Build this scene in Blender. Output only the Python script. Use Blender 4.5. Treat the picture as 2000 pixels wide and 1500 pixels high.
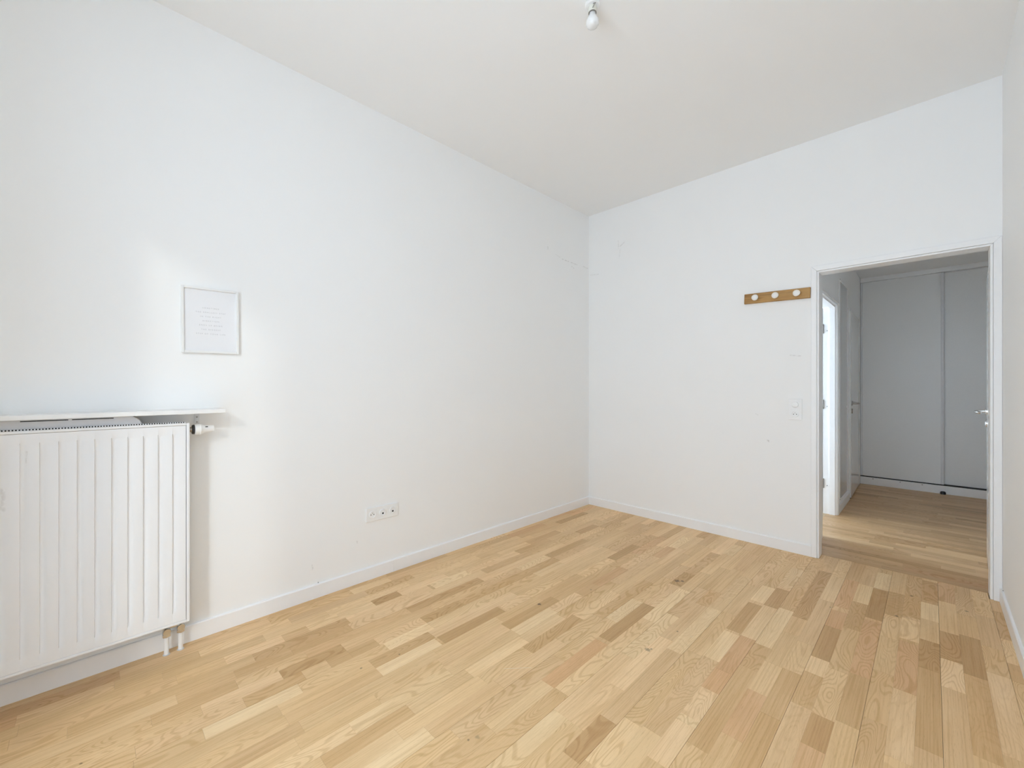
import bpy, bmesh, math, random
from mathutils import Vector, Matrix

# ------------------------------------------------------------------ scene, camera, light
for o in list(bpy.data.objects):
    bpy.data.objects.remove(o)
scene = bpy.context.scene
COL = scene.collection
R = math.radians
rng = random.Random(11)

CAM = (2.546, -3.688, 1.235)
cam_d = bpy.data.cameras.new('camera')
cam_d.sensor_width = 36.0
cam_d.lens = 36.0 * 819.0 / 2000.0
cam_d.shift_y = 4.5 / 2000.0
cam_d.clip_start = 0.03
cam = bpy.data.objects.new('camera', cam_d)
cam.location = CAM
cam.rotation_euler = (R(90), 0, R(45))
COL.objects.link(cam)
scene.camera = cam

scene.view_settings.view_transform = 'Standard'
scene.view_settings.look = 'None'
scene.view_settings.gamma = 1.0
scene.view_settings.use_curve_mapping = False
scene.view_settings.exposure = 0.30
scene.cycles.max_bounces = 11
scene.cycles.diffuse_bounces = 8
scene.cycles.glossy_bounces = 6
scene.cycles.transparent_max_bounces = 11
scene.cycles.use_denoising = True
scene.cycles.use_adaptive_sampling = True
scene.cycles.adaptive_threshold = 0.25
scene.cycles.adaptive_min_samples = 16
scene.cycles.caustics_reflective = False
scene.cycles.caustics_refractive = False
scene.cycles.sample_clamp_indirect = 4.0
scene.cycles.use_light_tree = False

SKY = 4.2
world = bpy.data.worlds.new('overcast_sky')
world.use_nodes = True
bg = world.node_tree.nodes['Background']
bg.inputs[0].default_value = (0.832, 0.962, 1.165, 1)
bg.inputs[1].default_value = SKY
scene.world = world

# hazy sun entering through the bedroom's glazed door
sun_d = bpy.data.lights.new('hazy_sun', 'SUN')
sun_d.energy = 0.40
sun_d.angle = R(3.0)
sun_d.color = (1.0, 0.98, 0.95)
sun = bpy.data.objects.new('hazy_sun', sun_d)
sun.rotation_euler = Vector((-0.12, 0.096, -0.066)).to_track_quat('-Z', 'Y').to_euler()
sun.location = (3.5, -6.5, 4)
COL.objects.link(sun)

def portal(name, loc, direction, sx, sy):
    d = bpy.data.lights.new(name, 'AREA')
    d.shape = 'RECTANGLE'
    d.size, d.size_y = sx, sy
    d.cycles.is_portal = True
    o = bpy.data.objects.new(name, d)
    o.location = loc
    o.rotation_euler = Vector(direction).to_track_quat('-Z', 'Y').to_euler()
    COL.objects.link(o)

# room dimensions (metres); origin = far left floor corner of the bedroom
XR, H, YF = 2.834, 3.02, -4.45          # right wall, ceiling, window wall
WX0, WX1, WZ1 = 1.16, 2.70, 2.72        # glazed door opening in the window wall
WT = 0.22                               # thickness of the window wall
HX0, HX1, HY1, HH = 1.906, 3.40, 3.22, 2.60   # hallway
portal('bedroom_window_portal', ((WX0 + WX1) / 2, YF - WT - 0.02, WZ1 / 2), (0, 1, 0), WX1 - WX0, WZ1)
portal('side_room_window_portal', (0.18, 0.75, 1.25), (1, 0, 0), 2.4, 1.2)

# ------------------------------------------------------------------ materials
def new_mat(name):
    m = bpy.data.materials.new(name)
    m.use_nodes = True
    nt = m.node_tree
    return m, nt, nt.nodes['Principled BSDF']

class N:
    """small helper to write node maths"""
    def __init__(s, nt):
        s.nt = nt
    def node(s, t, **kw):
        n = s.nt.nodes.new(t)
        for k, v in kw.items():
            setattr(n, k, v)
        return n
    def put(s, sock, v):
        if hasattr(v, 'is_output'):
            s.nt.links.new(v, sock)
        elif v is not None:
            sock.default_value = v
    def math(s, op, a, b=None, c=None, clamp=False):
        n = s.node('ShaderNodeMath', operation=op)
        n.use_clamp = clamp
        s.put(n.inputs[0], a); s.put(n.inputs[1], b)
        if c is not None:
            s.put(n.inputs[2], c)
        return n.outputs[0]
    def vmath(s, op, a, b=None):
        n = s.node('ShaderNodeVectorMath', operation=op)
        s.put(n.inputs[0], a); s.put(n.inputs[1], b)
        return n.outputs['Value'] if op in ('LENGTH', 'DISTANCE', 'DOT_PRODUCT') else n.outputs[0]
    def mix(s, f, a, b, blend='MIX'):
        n = s.node('ShaderNodeMix', data_type='RGBA', blend_type=blend)
        s.put(n.inputs[0], f); s.put(n.inputs[6], a); s.put(n.inputs[7], b)
        return n.outputs[2]
    def noise(s, vec, scale, detail=2.0, rough=0.5, dist=0.0):
        n = s.node('ShaderNodeTexNoise')
        s.put(n.inputs['Vector'], vec)
        n.inputs['Scale'].default_value = scale
        n.inputs['Detail'].default_value = detail
        n.inputs['Roughness'].default_value = rough
        n.inputs['Distortion'].default_value = dist
        return n.outputs['Fac']
    def smooth(s, v, lo, hi, a=0.0, b=1.0):
        n = s.node('ShaderNodeMapRange', interpolation_type='SMOOTHSTEP')
        s.put(n.inputs[0], v)
        n.inputs[1].default_value = lo; n.inputs[2].default_value = hi
        n.inputs[3].default_value = a; n.inputs[4].default_value = b
        return n.outputs[0]
    def bump(s, h, strength, dist=0.001):
        n = s.node('ShaderNodeBump')
        n.inputs['Strength'].default_value = strength
        n.inputs['Distance'].default_value = dist
        s.put(n.inputs['Height'], h)
        return n.outputs[0]
    def segment(s, pos, a, b, w):
        """1 on a scuff running from a to b, 0 away from it"""
        a, b = Vector(a), Vector(b)
        ab = b - a
        pa = s.vmath('SUBTRACT', pos, tuple(a))
        t = s.math('DIVIDE', s.vmath('DOT_PRODUCT', pa, tuple(ab)), max(ab.dot(ab), 1e-9), clamp=True)
        sc = s.node('ShaderNodeVectorMath', operation='SCALE')
        sc.inputs[0].default_value = tuple(ab)
        s.put(sc.inputs['Scale'], t)
        d = s.vmath('DISTANCE', pa, sc.outputs[0])
        return s.smooth(d, w * 0.4, w * 1.4, 1.0, 0.0)

def plain(name, col, rough=0.5, spec=0.5, metal=0.0, noise_amt=0.03, noise_scale=30.0, bump=0.0):
    m, nt, b = new_mat(name)
    g = N(nt)
    pos = g.node('ShaderNodeNewGeometry').outputs['Position']
    f = g.noise(pos, noise_scale, 1.0)
    dark = tuple(c * (1 - noise_amt) for c in col) + (1,)
    lite = tuple(min(1, c * (1 + noise_amt)) for c in col) + (1,)
    g.put(b.inputs['Base Color'], g.mix(f, dark, lite))
    b.inputs['Roughness'].default_value = rough
    b.inputs['Specular IOR Level'].default_value = spec
    b.inputs['Metallic'].default_value = metal
    if bump:
        g.put(b.inputs['Normal'], g.bump(g.noise(pos, noise_scale * 8, 2.0), bump, 0.0006))
    return m

def paint(name, col, marks=(), rough=0.62, fleck=0.010):
    """matt wall paint with roller texture, faint cloudiness and scuffs"""
    m, nt, b = new_mat(name)
    g = N(nt)
    pos = g.node('ShaderNodeNewGeometry').outputs['Position']
    f = g.noise(pos, 1.7, 2.0, 0.6)
    c = g.mix(f, tuple(x * (1 - fleck) for x in col) + (1,), tuple(x * (1 + fleck) for x in col) + (1,))
    broken = g.smooth(g.noise(pos, 60.0, 1.0), 0.35, 0.6) if marks else None
    for a, e, w, strength in marks:
        k = g.segment(pos, a, e, w)
        k = g.math('MULTIPLY', k, broken)
        c = g.mix(g.math('MULTIPLY', k, strength), c, (0.42, 0.40, 0.37, 1))
    g.put(b.inputs['Base Color'], c)
    b.inputs['Roughness'].default_value = rough
    b.inputs['Specular IOR Level'].default_value = 0.25
    return m

WHITE = (0.915, 0.917, 0.912)
M_WALL = paint('wall_paint', WHITE)
M_WALL_LEFT = paint('wall_paint_left', WHITE, marks=(
    ((0, -0.45, 2.476), (0, -0.20, 2.470), 0.004, 0.42), ((0, -0.55, 2.50), (0, -0.48, 2.485), 0.003, 0.3),
    ((0, -0.666, 2.545), (0, -0.664, 2.525), 0.005, 0.45), ((0, -0.10, 2.474), (0, -0.02, 2.470), 0.005, 0.3),
    ((0, -0.30, 2.435), (0, -0.26, 2.425), 0.004, 0.35), ((0, -2.516, 0.265), (0, -2.512, 0.240), 0.004, 0.25),
    ((0, -2.786, 0.195), (0, -2.780, 0.165), 0.004, 0.25)))
M_WALL_BACK = paint('wall_paint_back', WHITE, marks=(
    ((0.35, 0, 2.68), (0.35, 0, 2.60), 0.005, 0.22), ((0.37, 0, 2.62), (0.42, 0, 2.65), 0.005, 0.28),
    ((0.37, 0, 2.59), (0.36, 0, 2.50), 0.004, 0.22), ((0.02, 0, 2.40), (0.12, 0, 2.39), 0.005, 0.2),
    ((1.800, 0, 1.467), (1.865, 0, 1.458), 0.004, 0.32), ((1.645, 0, 0.825), (1.662, 0, 0.810), 0.006, 0.45),
    ((1.57, 0, 1.02), (1.585, 0, 1.01), 0.003, 0.2)))
M_CEIL = paint('ceiling_paint', (0.915, 0.915, 0.908))
M_TRIM = plain('white_trim_lacquer', (0.905, 0.907, 0.91), 0.33, 0.5, noise_amt=0.012)
M_DOOR = plain('white_door_lacquer', (0.87, 0.865, 0.855), 0.12, 0.5, noise_amt=0.01)
M_RAD = paint('white_radiator_enamel', (0.86, 0.865, 0.875), rough=0.28, marks=(
    ((0.118, -3.926, 0.775), (0.118, -3.926, 0.850), 0.009, 0.35), ((0.117, -3.868, 0.945), (0.117, -3.866, 0.985), 0.004, 0.25)))
M_PLASTIC = plain('white_plastic', (0.89, 0.89, 0.885), 0.3, 0.5, noise_amt=0.01)
M_SHELF = plain('white_shelf_laminate', (0.87, 0.87, 0.86), 0.4, 0.4, noise_amt=0.01)
M_GREY = plain('pale_grey_plastic', (0.66, 0.67, 0.70), 0.45, 0.4, noise_amt=0.05)
M_BLACK = plain('black_plastic', (0.012, 0.012, 0.014), 0.4, 0.5)
M_DARK = plain('dark_gap', (0.03, 0.028, 0.026), 0.7, 0.2)
M_CHROME = plain('brushed_chrome', (0.70, 0.69, 0.67), 0.22, 0.5, metal=1.0)
M_STEEL = plain('dark_nickel', (0.36, 0.34, 0.31), 0.28, 0.5, metal=1.0)
M_CLOSET = plain('closet_panel', (0.88, 0.885, 0.88), 0.42, 0.4, noise_amt=0.03, noise_scale=160.0, bump=0.15)
M_ALU = plain('closet_aluminium', (0.80, 0.805, 0.82), 0.5, 0.35)
M_ACCESS = plain('access_panel_lacquer', (0.66, 0.67, 0.67), 0.14, 0.5, noise_amt=0.02)
M_BASE = plain('screed', (0.30, 0.27, 0.22), 0.9, 0.2)
M_PAPER = plain('white_paper', (0.845, 0.85, 0.87), 0.7, 0.2, noise_amt=0.006)
M_INK = plain('grey_ink', (0.55, 0.55, 0.565), 0.7, 0.2)
M_FRAME = plain('white_frame', (0.85, 0.85, 0.84), 0.35, 0.5, noise_amt=0.01)
M_KNOB = plain('cream_knob', (0.86, 0.83, 0.77), 0.35, 0.5, noise_amt=0.01)
M_CREAM = plain('cream_bakelite', (0.80, 0.79, 0.70), 0.35, 0.5)
M_BULB = plain('opal_bulb', (0.84, 0.84, 0.83), 0.25, 0.5, noise_amt=0.005)

def glass_mat():
    m, nt, b = new_mat('window_glass')
    g = N(nt)
    nt.nodes.remove(b)
    out = nt.nodes['Material Output']
    tr = g.node('ShaderNodeBsdfTransparent'); tr.inputs[0].default_value = (0.97, 0.985, 0.975, 1)
    gl = g.node('ShaderNodeBsdfGlossy'); gl.inputs['Roughness'].default_value = 0.02
    mx = g.node('ShaderNodeMixShader')
    lw = g.node('ShaderNodeLayerWeight'); lw.inputs[0].default_value = 0.5
    fr = g.math('MULTIPLY_ADD', g.math('POWER', lw.outputs['Facing'], 5.0), 0.96, 0.04)
    nt.links.new(fr, mx.inputs[0])
    nt.links.new(tr.outputs[0], mx.inputs[1]); nt.links.new(gl.outputs[0], mx.inputs[2])
    nt.links.new(mx.outputs[0], out.inputs[0])
    return m
M_GLASS = glass_mat()

def oak(name, along, gain=(1, 1, 1), knots=(), scratch=()):
    """oiled oak: flat-sawn growth rings, straight grain, pores; tone comes per strip"""
    m, nt, b = new_mat(name)
    g = N(nt)
    pos = g.node('ShaderNodeNewGeometry').outputs['Position']
    oi = g.node('ShaderNodeObjectInfo')
    at = g.node('ShaderNodeAttribute', attribute_name='strip_tone')
    ar = g.node('ShaderNodeAttribute', attribute_name='strip_seed')
    seed = g.math('ADD', oi.outputs['Random'], ar.outputs['Fac'])
    wn = g.node('ShaderNodeTexWhiteNoise', noise_dimensions='1D')
    g.put(wn.inputs['W'], seed)
    off = g.node('ShaderNodeVectorMath', operation='SCALE')
    g.put(off.inputs[0], wn.outputs['Color']); off.inputs['Scale'].default_value = 40.0
    r3 = g.node('ShaderNodeSeparateColor'); g.put(r3.inputs[0], wn.outputs['Color'])
    sep = g.node('ShaderNodeSeparateXYZ'); g.put(sep.inputs[0], pos)
    u, v = (sep.outputs[1], sep.outputs[0]) if along == 'y' else (sep.outputs[0], sep.outputs[1])
    def stretched(su, sv):
        c = g.node('ShaderNodeCombineXYZ')
        g.put(c.inputs[0], g.math('MULTIPLY', v, sv)); g.put(c.inputs[1], g.math('MULTIPLY', u, su))
        return g.vmath('ADD', c.outputs[0], off.outputs[0])
    n1 = g.noise(stretched(2.1, 9.0), 1.0, 1.5, 0.45, 0.5)
    rings = g.math('SINE', g.math('MULTIPLY', n1, 135.0))
    rings = g.smooth(rings, 0.0, 1.0)
    n2 = g.noise(stretched(2.2, 190.0), 1.0, 3.0, 0.6)
    straight = g.smooth(n2, 0.42, 0.68)
    pick = g.smooth(r3.outputs[0], 0.35, 0.75)
    grain = g.math('ADD', g.math('MULTIPLY', rings, pick),
                   g.math('MULTIPLY', straight, g.math('SUBTRACT', 1.0, g.math('MULTIPLY', pick, 0.55))))
    pores = g.smooth(g.noise(stretched(26.0, 520.0), 1.0, 2.0, 0.6), 0.56, 0.72)
    cloud = g.noise(stretched(1.6, 7.0), 1.0, 3.0, 0.55)
    tone = g.mix(1.0, at.outputs['Color'], oi.outputs['Color'], 'ADD')
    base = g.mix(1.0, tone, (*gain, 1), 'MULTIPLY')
    col = g.mix(g.smooth(cloud, 0.3, 0.7), base, g.mix(1.0, base, (0.90, 0.865, 0.81, 1), 'MULTIPLY'))
    col = g.mix(g.math('MULTIPLY', grain, 0.55, clamp=True), col, g.mix(1.0, col, (0.78, 0.70, 0.59, 1), 'MULTIPLY'))
    col = g.mix(g.math('MULTIPLY', pores, 0.40), col, g.mix(1.0, col, (0.66, 0.58, 0.46, 1), 'MULTIPLY'))
    flat = g.node('ShaderNodeCombineXYZ')
    g.put(flat.inputs[0], sep.outputs[0]); g.put(flat.inputs[1], sep.outputs[1])
    wn90 = g.math('SUBTRACT', g.noise(pos, 90.0, 2.0), 0.5) if knots else None
    for (kx, ky, rad, s) in knots:
        d = g.math('MULTIPLY_ADD', wn90, rad * 1.3, g.vmath('DISTANCE', flat.outputs[0], (kx, ky, 0)))
        col = g.mix(g.smooth(d, rad * 0.35, rad, s, 0.0), col, (0.10, 0.060, 0.030, 1))
    for (a, e, w) in scratch:
        col = g.mix(g.math('MULTIPLY', g.segment(flat.outputs[0], a, e, w), 0.7), col, (0.80, 0.72, 0.58, 1))
    g.put(b.inputs['Base Color'], col)
    g.put(b.inputs['Roughness'], g.math('ADD', 0.36, g.math('MULTIPLY', grain, 0.10)))
    b.inputs['Specular IOR Level'].default_value = 0.42
    return m

KNOTS = ((0.974, -1.898, 0.013, 0.9), (1.405, -1.065, 0.022, 0.75), (1.43, -1.045, 0.014, 0.8), (1.606, -1.848, 0.016, 0.55),
         (1.615, -1.83, 0.008, 0.6), (2.463, -0.278, 0.009, 0.8), (2.414, -0.631, 0.010, 0.8), (2.683, -0.296, 0.010, 0.6),
         (2.147, -0.772, 0.005, 0.8), (1.641, -1.604, 0.006, 0.7), (1.403, -2.76, 0.006, 0.6), (1.415, -2.73, 0.012, 0.35),
         (0.813, -2.689, 0.006, 0.7), (0.779, -2.857, 0.007, 0.6), (1.085, -1.55, 0.008, 0.5), (0.577, -3.715, 0.006, 0.7))
M_OAK = oak('oak_strips', 'y', (1.52, 1.50, 1.48), KNOTS, (((1.225, -2.415, 0), (1.305, -2.326, 0), 0.0012), ((1.705, -1.60, 0), (1.715, -1.598, 0), 0.0015)))
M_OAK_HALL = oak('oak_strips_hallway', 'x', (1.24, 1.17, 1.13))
M_RACK = None
def rack_wood():
    m, nt, b = new_mat('golden_oak')
    g = N(nt)
    tc = g.node('ShaderNodeTexCoord').outputs['Object']
    mp = g.node('ShaderNodeMapping'); mp.inputs['Scale'].default_value = (5.0, 90.0, 90.0)
    g.put(mp.inputs[0], tc)
    f = g.noise(mp.outputs[0], 1.0, 4.0, 0.65, 0.4)
    mp2 = g.node('ShaderNodeMapping'); mp2.inputs['Scale'].default_value = (6.0, 14.0, 14.0)
    g.put(mp2.inputs[0], tc)
    f2 = g.noise(mp2.outputs[0], 1.0, 2.0)
    c = g.mix(g.smooth(f, 0.35, 0.7), (0.45, 0.245, 0.068, 1), (0.22, 0.105, 0.028, 1))
    c = g.mix(g.smooth(f2, 0.4, 0.7), c, (0.50, 0.285, 0.088, 1))
    g.put(b.inputs['Base Color'], c)
    b.inputs['Roughness'].default_value = 0.45
    g.put(b.inputs['Normal'], g.bump(f, 0.3, 0.0006))
    return m
M_RACK = rack_wood()

# ------------------------------------------------------------------ mesh helpers
class MB:
    def __init__(s):
        s.bm = bmesh.new()
    def box(s, x0, x1, y0, y1, z0, z1, bev=0.0, seg=1):
        r = bmesh.ops.create_cube(s.bm, size=1.0)
        vs = r['verts']
        for v in vs:
            v.co = Vector(((x0 + x1) / 2 + v.co.x * (x1 - x0), (y0 + y1) / 2 + v.co.y * (y1 - y0), (z0 + z1) / 2 + v.co.z * (z1 - z0)))
        if bev:
            es = list({e for v in vs for e in v.link_edges})
            bmesh.ops.bevel(s.bm, geom=es, offset=bev, segments=seg, affect='EDGES', profile=0.5)
        return s
    def lathe(s, origin, axis, prof, seg=28):
        """prof: list of (distance along axis, radius)"""
        ax = Vector(axis).normalized()
        q = Vector((0, 0, 1)).rotation_difference(ax)
        rings = []
        for h, r in prof:
            if r < 1e-6:
                rings.append([s.bm.verts.new(Vector(origin) + ax * h)])
            else:
                rings.append([s.bm.verts.new(Vector(origin) + q @ Vector((r * math.cos(2 * math.pi * i / seg), r * math.sin(2 * math.pi * i / seg), h))) for i in range(seg)])
        for a, b in zip(rings, rings[1:]):
            for i in range(seg):
                j = (i + 1) % seg
                if len(a) == 1 and len(b) == 1:
                    continue
                if len(a) == 1:
                    s.bm.faces.new((a[0], b[i], b[j]))
                elif len(b) == 1:
                    s.bm.faces.new((a[i], a[j], b[0]))
                else:
                    s.bm.faces.new((a[i], a[j], b[j], b[i]))
        for ring in (rings[0], rings[-1]):
            if len(ring) > 2:
                s.bm.faces.new(ring)
        return s
    def tube(s, pts, r, seg=14):
        pts = [Vector(p) for p in pts]
        rings = []
        for i, p in enumerate(pts):
            t = (pts[min(i + 1, len(pts) - 1)] - pts[max(i - 1, 0)]).normalized()
            q = Vector((0, 0, 1)).rotation_difference(t)
            rings.append([s.bm.verts.new(p + q @ Vector((r * math.cos(2 * math.pi * k / seg), r * math.sin(2 * math.pi * k / seg), 0))) for k in range(seg)])
        for a, b in zip(rings, rings[1:]):
            for i in range(seg):
                j = (i + 1) % seg
                s.bm.faces.new((a[i], a[j], b[j], b[i]))
        s.bm.faces.new(rings[0]); s.bm.faces.new(rings[-1])
        return s
    def prism(s, poly, axis, a0, a1):
        """extrude a 2D outline along an axis; poly in the other two axes (in x,y,z order)"""
        def mk(p, a):
            c = list(p)
            c.insert('xyz'.index(axis), a)
            return s.bm.verts.new(c)
        A = [mk(p, a0) for p in poly]
        B = [mk(p, a1) for p in poly]
        n = len(poly)
        for i in range(n):
            j = (i + 1) % n
            s.bm.faces.new((A[i], A[j], B[j], B[i]))
        s.bm.faces.new(A); s.bm.faces.new(B)
        return s

BASE = {}
def add(name, mb, mat, parent=None, smooth=False, auto=35):
    bmesh.ops.recalc_face_normals(mb.bm, faces=mb.bm.faces)
    me = bpy.data.meshes.new(name)
    base = BASE.get(parent.name, Vector((0, 0, 0))) if parent else Vector((0, 0, 0))
    if parent:
        for v in mb.bm.verts:
            v.co -= base
    mb.bm.to_mesh(me); mb.bm.free()
    me.materials.append(mat)
    if smooth:
        for p in me.polygons:
            p.use_smooth = True
        try:
            me.set_sharp_from_angle(angle=R(auto))
        except Exception:
            pass
    o = bpy.data.objects.new(name, me)
    COL.objects.link(o)
    if parent:
        o.parent = parent
        BASE[o.name] = base
    return o

def tag(o, label, cat=None, group=None, kind=None):
    o['label'] = label
    if cat: o['category'] = cat
    if group: o['group'] = group
    if kind: o['kind'] = kind
    return o

def thing(name, loc, label, cat, group=None, kind=None):
    o = bpy.data.objects.new(name, None)
    o.empty_display_size = 0.05
    o.location = loc
    COL.objects.link(o)
    BASE[o.name] = Vector(loc)
    return tag(o, label, cat, group, kind)

def struct(name, mb, mat, label, cat, parent=None):
    o = add(name, mb, mat, parent)
    if parent is None:
        tag(o, label, cat, kind='structure')
    return o

# ------------------------------------------------------------------ bedroom shell
DX0, DX1, DZ = 1.977, 2.787, 2.050       # clear opening of the bedroom doorway
BT = 0.10                                # thickness of the back wall
struct('wall_left', MB().box(-0.12, 0, YF - WT, BT, -0.02, H), M_WALL_LEFT, 'plain white left wall behind the radiator and picture', 'wall')
m = MB(); m.box(0, DX0 - 0.0125, 0, BT, -0.02, H); m.box(DX1 + 0.0125, XR, 0, BT, -0.02, H); m.box(DX0 - 0.0125, DX1 + 0.0125, 0, BT, DZ + 0.0125, H)
struct('wall_back', m, M_WALL_BACK, 'white far wall with the doorway and coat rack', 'wall')
struct('wall_right', MB().box(XR, XR + 0.12, YF - WT, BT, -0.02, H), M_WALL, 'white right wall beside the doorway', 'wall')
m = MB(); m.box(0, WX0, YF - WT, YF, -0.02, H); m.box(WX1, XR, YF - WT, YF, -0.02, H); m.box(WX0, WX1, YF - WT, YF, WZ1, H)
struct('wall_front', m, M_WALL, 'white wall around the glazed balcony door', 'wall')
struct('ceiling', MB().box(-0.12, XR + 0.12, YF - WT, BT, H, H + 0.1), M_CEIL, 'flat white bedroom ceiling with the bare bulb', 'ceiling')

# glazed balcony door that lets the daylight in (behind the camera)
wd = thing('window_1', ((WX0 + WX1) / 2, YF - WT / 2, 0), 'wide white framed glazed balcony door', 'window', kind='structure')
yw = YF - 0.16
m = MB()
for a in ((WX0, WX0 + 0.05, 0, WZ1), (WX1 - 0.05, WX1, 0, WZ1), (WX0 + 0.05, WX1 - 0.05, 0, 0.06), (WX0 + 0.05, WX1 - 0.05, WZ1 - 0.05, WZ1)):
    m.box(a[0], a[1], yw - 0.03, yw + 0.03, a[2], a[3], 0.004)
add('window_frame', m, M_TRIM, wd)
add('pane', MB().box(WX0 + 0.05, WX1 - 0.05, yw - 0.003, yw + 0.003, 0.06, WZ1 - 0.05), M_GLASS, wd)

# unseen partition, added right of the glazed door to dim the left wall
struct('wall_light_blocker', MB().box(2.80, 2.95, YF - 0.78, YF - WT, -0.3, 3.2), plain('light_blocker_grey', (0.22, 0.22, 0.22), 0.9, 0.2), 'unseen grey partition added outside the glazed door to cut skylight', 'wall')

# baseboards: board with a small step and rounded top edge
def base_profile(d, h=0.08):
    return [(0, 0), (d, 0), (d, h - 0.004), (d - 0.003, h), (0, h)]
TB = 0.012
# left wall: two lengths with a visible butt joint
bl = thing('baseboard_left', (0, -2.0, 0), 'white baseboard along the left wall under the triple socket', 'baseboard', kind='structure')
for y0, y1 in ((YF, -2.2725), (-2.2715, 0)):
    add('board', MB().prism([(p[0], p[1]) for p in base_profile(TB)], 'y', y0, y1), M_TRIM, bl)
struct('baseboard_back', MB().prism([(-p[0], p[1]) for p in base_profile(TB)], 'x', TB, 1.930), M_TRIM, 'white baseboard of the far wall left of the doorway', 'baseboard')
struct('baseboard_right', MB().prism([(XR - p[0], p[1]) for p in base_profile(TB)], 'y', YF, -0.016), M_TRIM, 'white baseboard along the right wall', 'baseboard')
m = MB(); m.prism([(YF + p[0], p[1]) for p in base_profile(TB)], 'x', TB, WX0); m.prism([(YF + p[0], p[1]) for p in base_profile(TB)], 'x', WX1, XR - TB)
struct('baseboard_front', m, M_TRIM, 'white baseboard beside the balcony door', 'baseboard')
# nail heads left in the baseboards
for i, (x, y, z, ax) in enumerate(((0.0005, -2.752, 0.084, (1, 0, 0)), (XR - 0.0005, -0.06, 0.083, (-1, 0, 0)))):
    s = add('nail', MB().lathe((x, y, z), ax, [(0, 0.003), (0.003, 0.003), (0.004, 0.0)], 10), M_STEEL)
    tag(s, ('tiny dark nail above the left baseboard below the triple socket', 'tiny dark nail above the right baseboard next to the door casing')[i], 'nail')

# ------------------------------------------------------------------ hallway shell
LT = 0.10
OY0, OY1, OZ = 0.55, 1.345, 2.005       # doorway to the side room in the hallway's left wall
PY0, PY1, PZ = 2.205, 2.985, 2.035      # opening behind the ajar door
m = MB()
m.box(HX0 - LT, HX0, BT, OY0 - 0.03, -0.02, HH); m.box(HX0 - LT, HX0, OY1 + 0.03, PY0, -0.02, HH)
m.box(HX0 - LT, HX0, PY1, HY1 + 0.7, -0.02, HH)
m.box(HX0 - LT, HX0, OY0 - 0.03, OY1 + 0.03, OZ + 0.03, HH); m.box(HX0 - LT, HX0, PY0, PY1, PZ, HH)
struct('wall_hallway_left', m, M_WALL, 'shaded white hallway wall with the two doors', 'wall')
struct('wall_hallway_right', MB().box(HX1, HX1 + 0.1, BT, HY1 + 0.7, -0.02, HH), M_WALL, 'white right wall of the hallway behind the open door', 'wall')
struct('wall_hallway_near', MB().box(XR + 0.12, HX1 + 0.1, 0, BT, -0.02, HH), M_WALL, 'white near wall of the hallway', 'wall')
struct('wall_hallway_far', MB().box(HX0 - LT, HX1 + 0.1, HY1 + 0.7, HY1 + 0.8, -0.02, HH), M_WALL, 'back wall inside the hallway closet', 'wall')
struct('ceiling', MB().box(HX0 - LT, HX1 + 0.1, BT, HY1 + 0.8, HH, HH + 0.1), M_CEIL, 'lower white hallway ceiling above the closet', 'ceiling')

# side room that lights the hallway from the left
m = MB(); m.box(0.2, HX0 - LT, 2.0, 2.1, -0.02, HH)
m.box(0.2, 0.4, BT, 0.15, -0.02, HH); m.box(0.2, 0.4, 1.35, 2.0, -0.02, HH); m.box(0.2, 0.4, 0.15, 1.35, 2.45, HH); m.box(0.2, 0.4, 0.15, 1.35, -0.02, 0.05)
struct('wall_side_room', m, M_WALL, 'bright white walls of the side room', 'wall')
struct('ceiling', MB().box(0.2, HX0 - LT, BT, 2.1, HH, HH + 0.1), M_CEIL, 'white ceiling of the side room', 'ceiling')
struct('floor', MB().box(0.2, HX0 - 0.0805, BT, 2.0, -0.06, 0), plain('side_room_floor', (0.58, 0.43, 0.25), 0.4, 0.4, noise_amt=0.1), 'oak floor of the bright side room', 'floor')
w2 = thing('window_2', (0.3, 0.75, 0.05), 'white framed window of the side room', 'window', kind='structure')
m = MB()
for a in ((0.15, 0.20, 0.05, 2.45), (1.30, 1.35, 0.05, 2.45), (0.20, 1.30, 0.05, 0.10), (0.20, 1.30, 2.40, 2.45)):
    m.box(0.27, 0.33, a[0], a[1], a[2], a[3])
add('window_frame', m, M_TRIM, w2)
add('pane', MB().box(0.297, 0.303, 0.20, 1.30, 0.10, 2.40), M_GLASS, w2)
# small room behind the ajar door, closed off and dark
m = MB(); m.box(1.30, 1.40, 2.1, 3.2, -0.02, HH); m.box(1.40, HX0 - LT, 3.1, 3.2, -0.02, HH); m.box(1.40, HX0 - LT, 2.1, 3.1, HH - 0.1, HH); m.box(1.40, HX0 - LT, 2.1, 3.1, -0.02, 0)
struct('wall_small_room', m, M_WALL, 'white walls of the small room behind the ajar door', 'wall')

# hallway baseboards
struct('baseboard_hallway', MB().prism([(HX0 + p[0], p[1]) for p in base_profile(TB)], 'y', OY1 + 0.06, PY0 - 0.05), M_TRIM, 'low white baseboard under the tall hallway access panel', 'baseboard')

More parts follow.
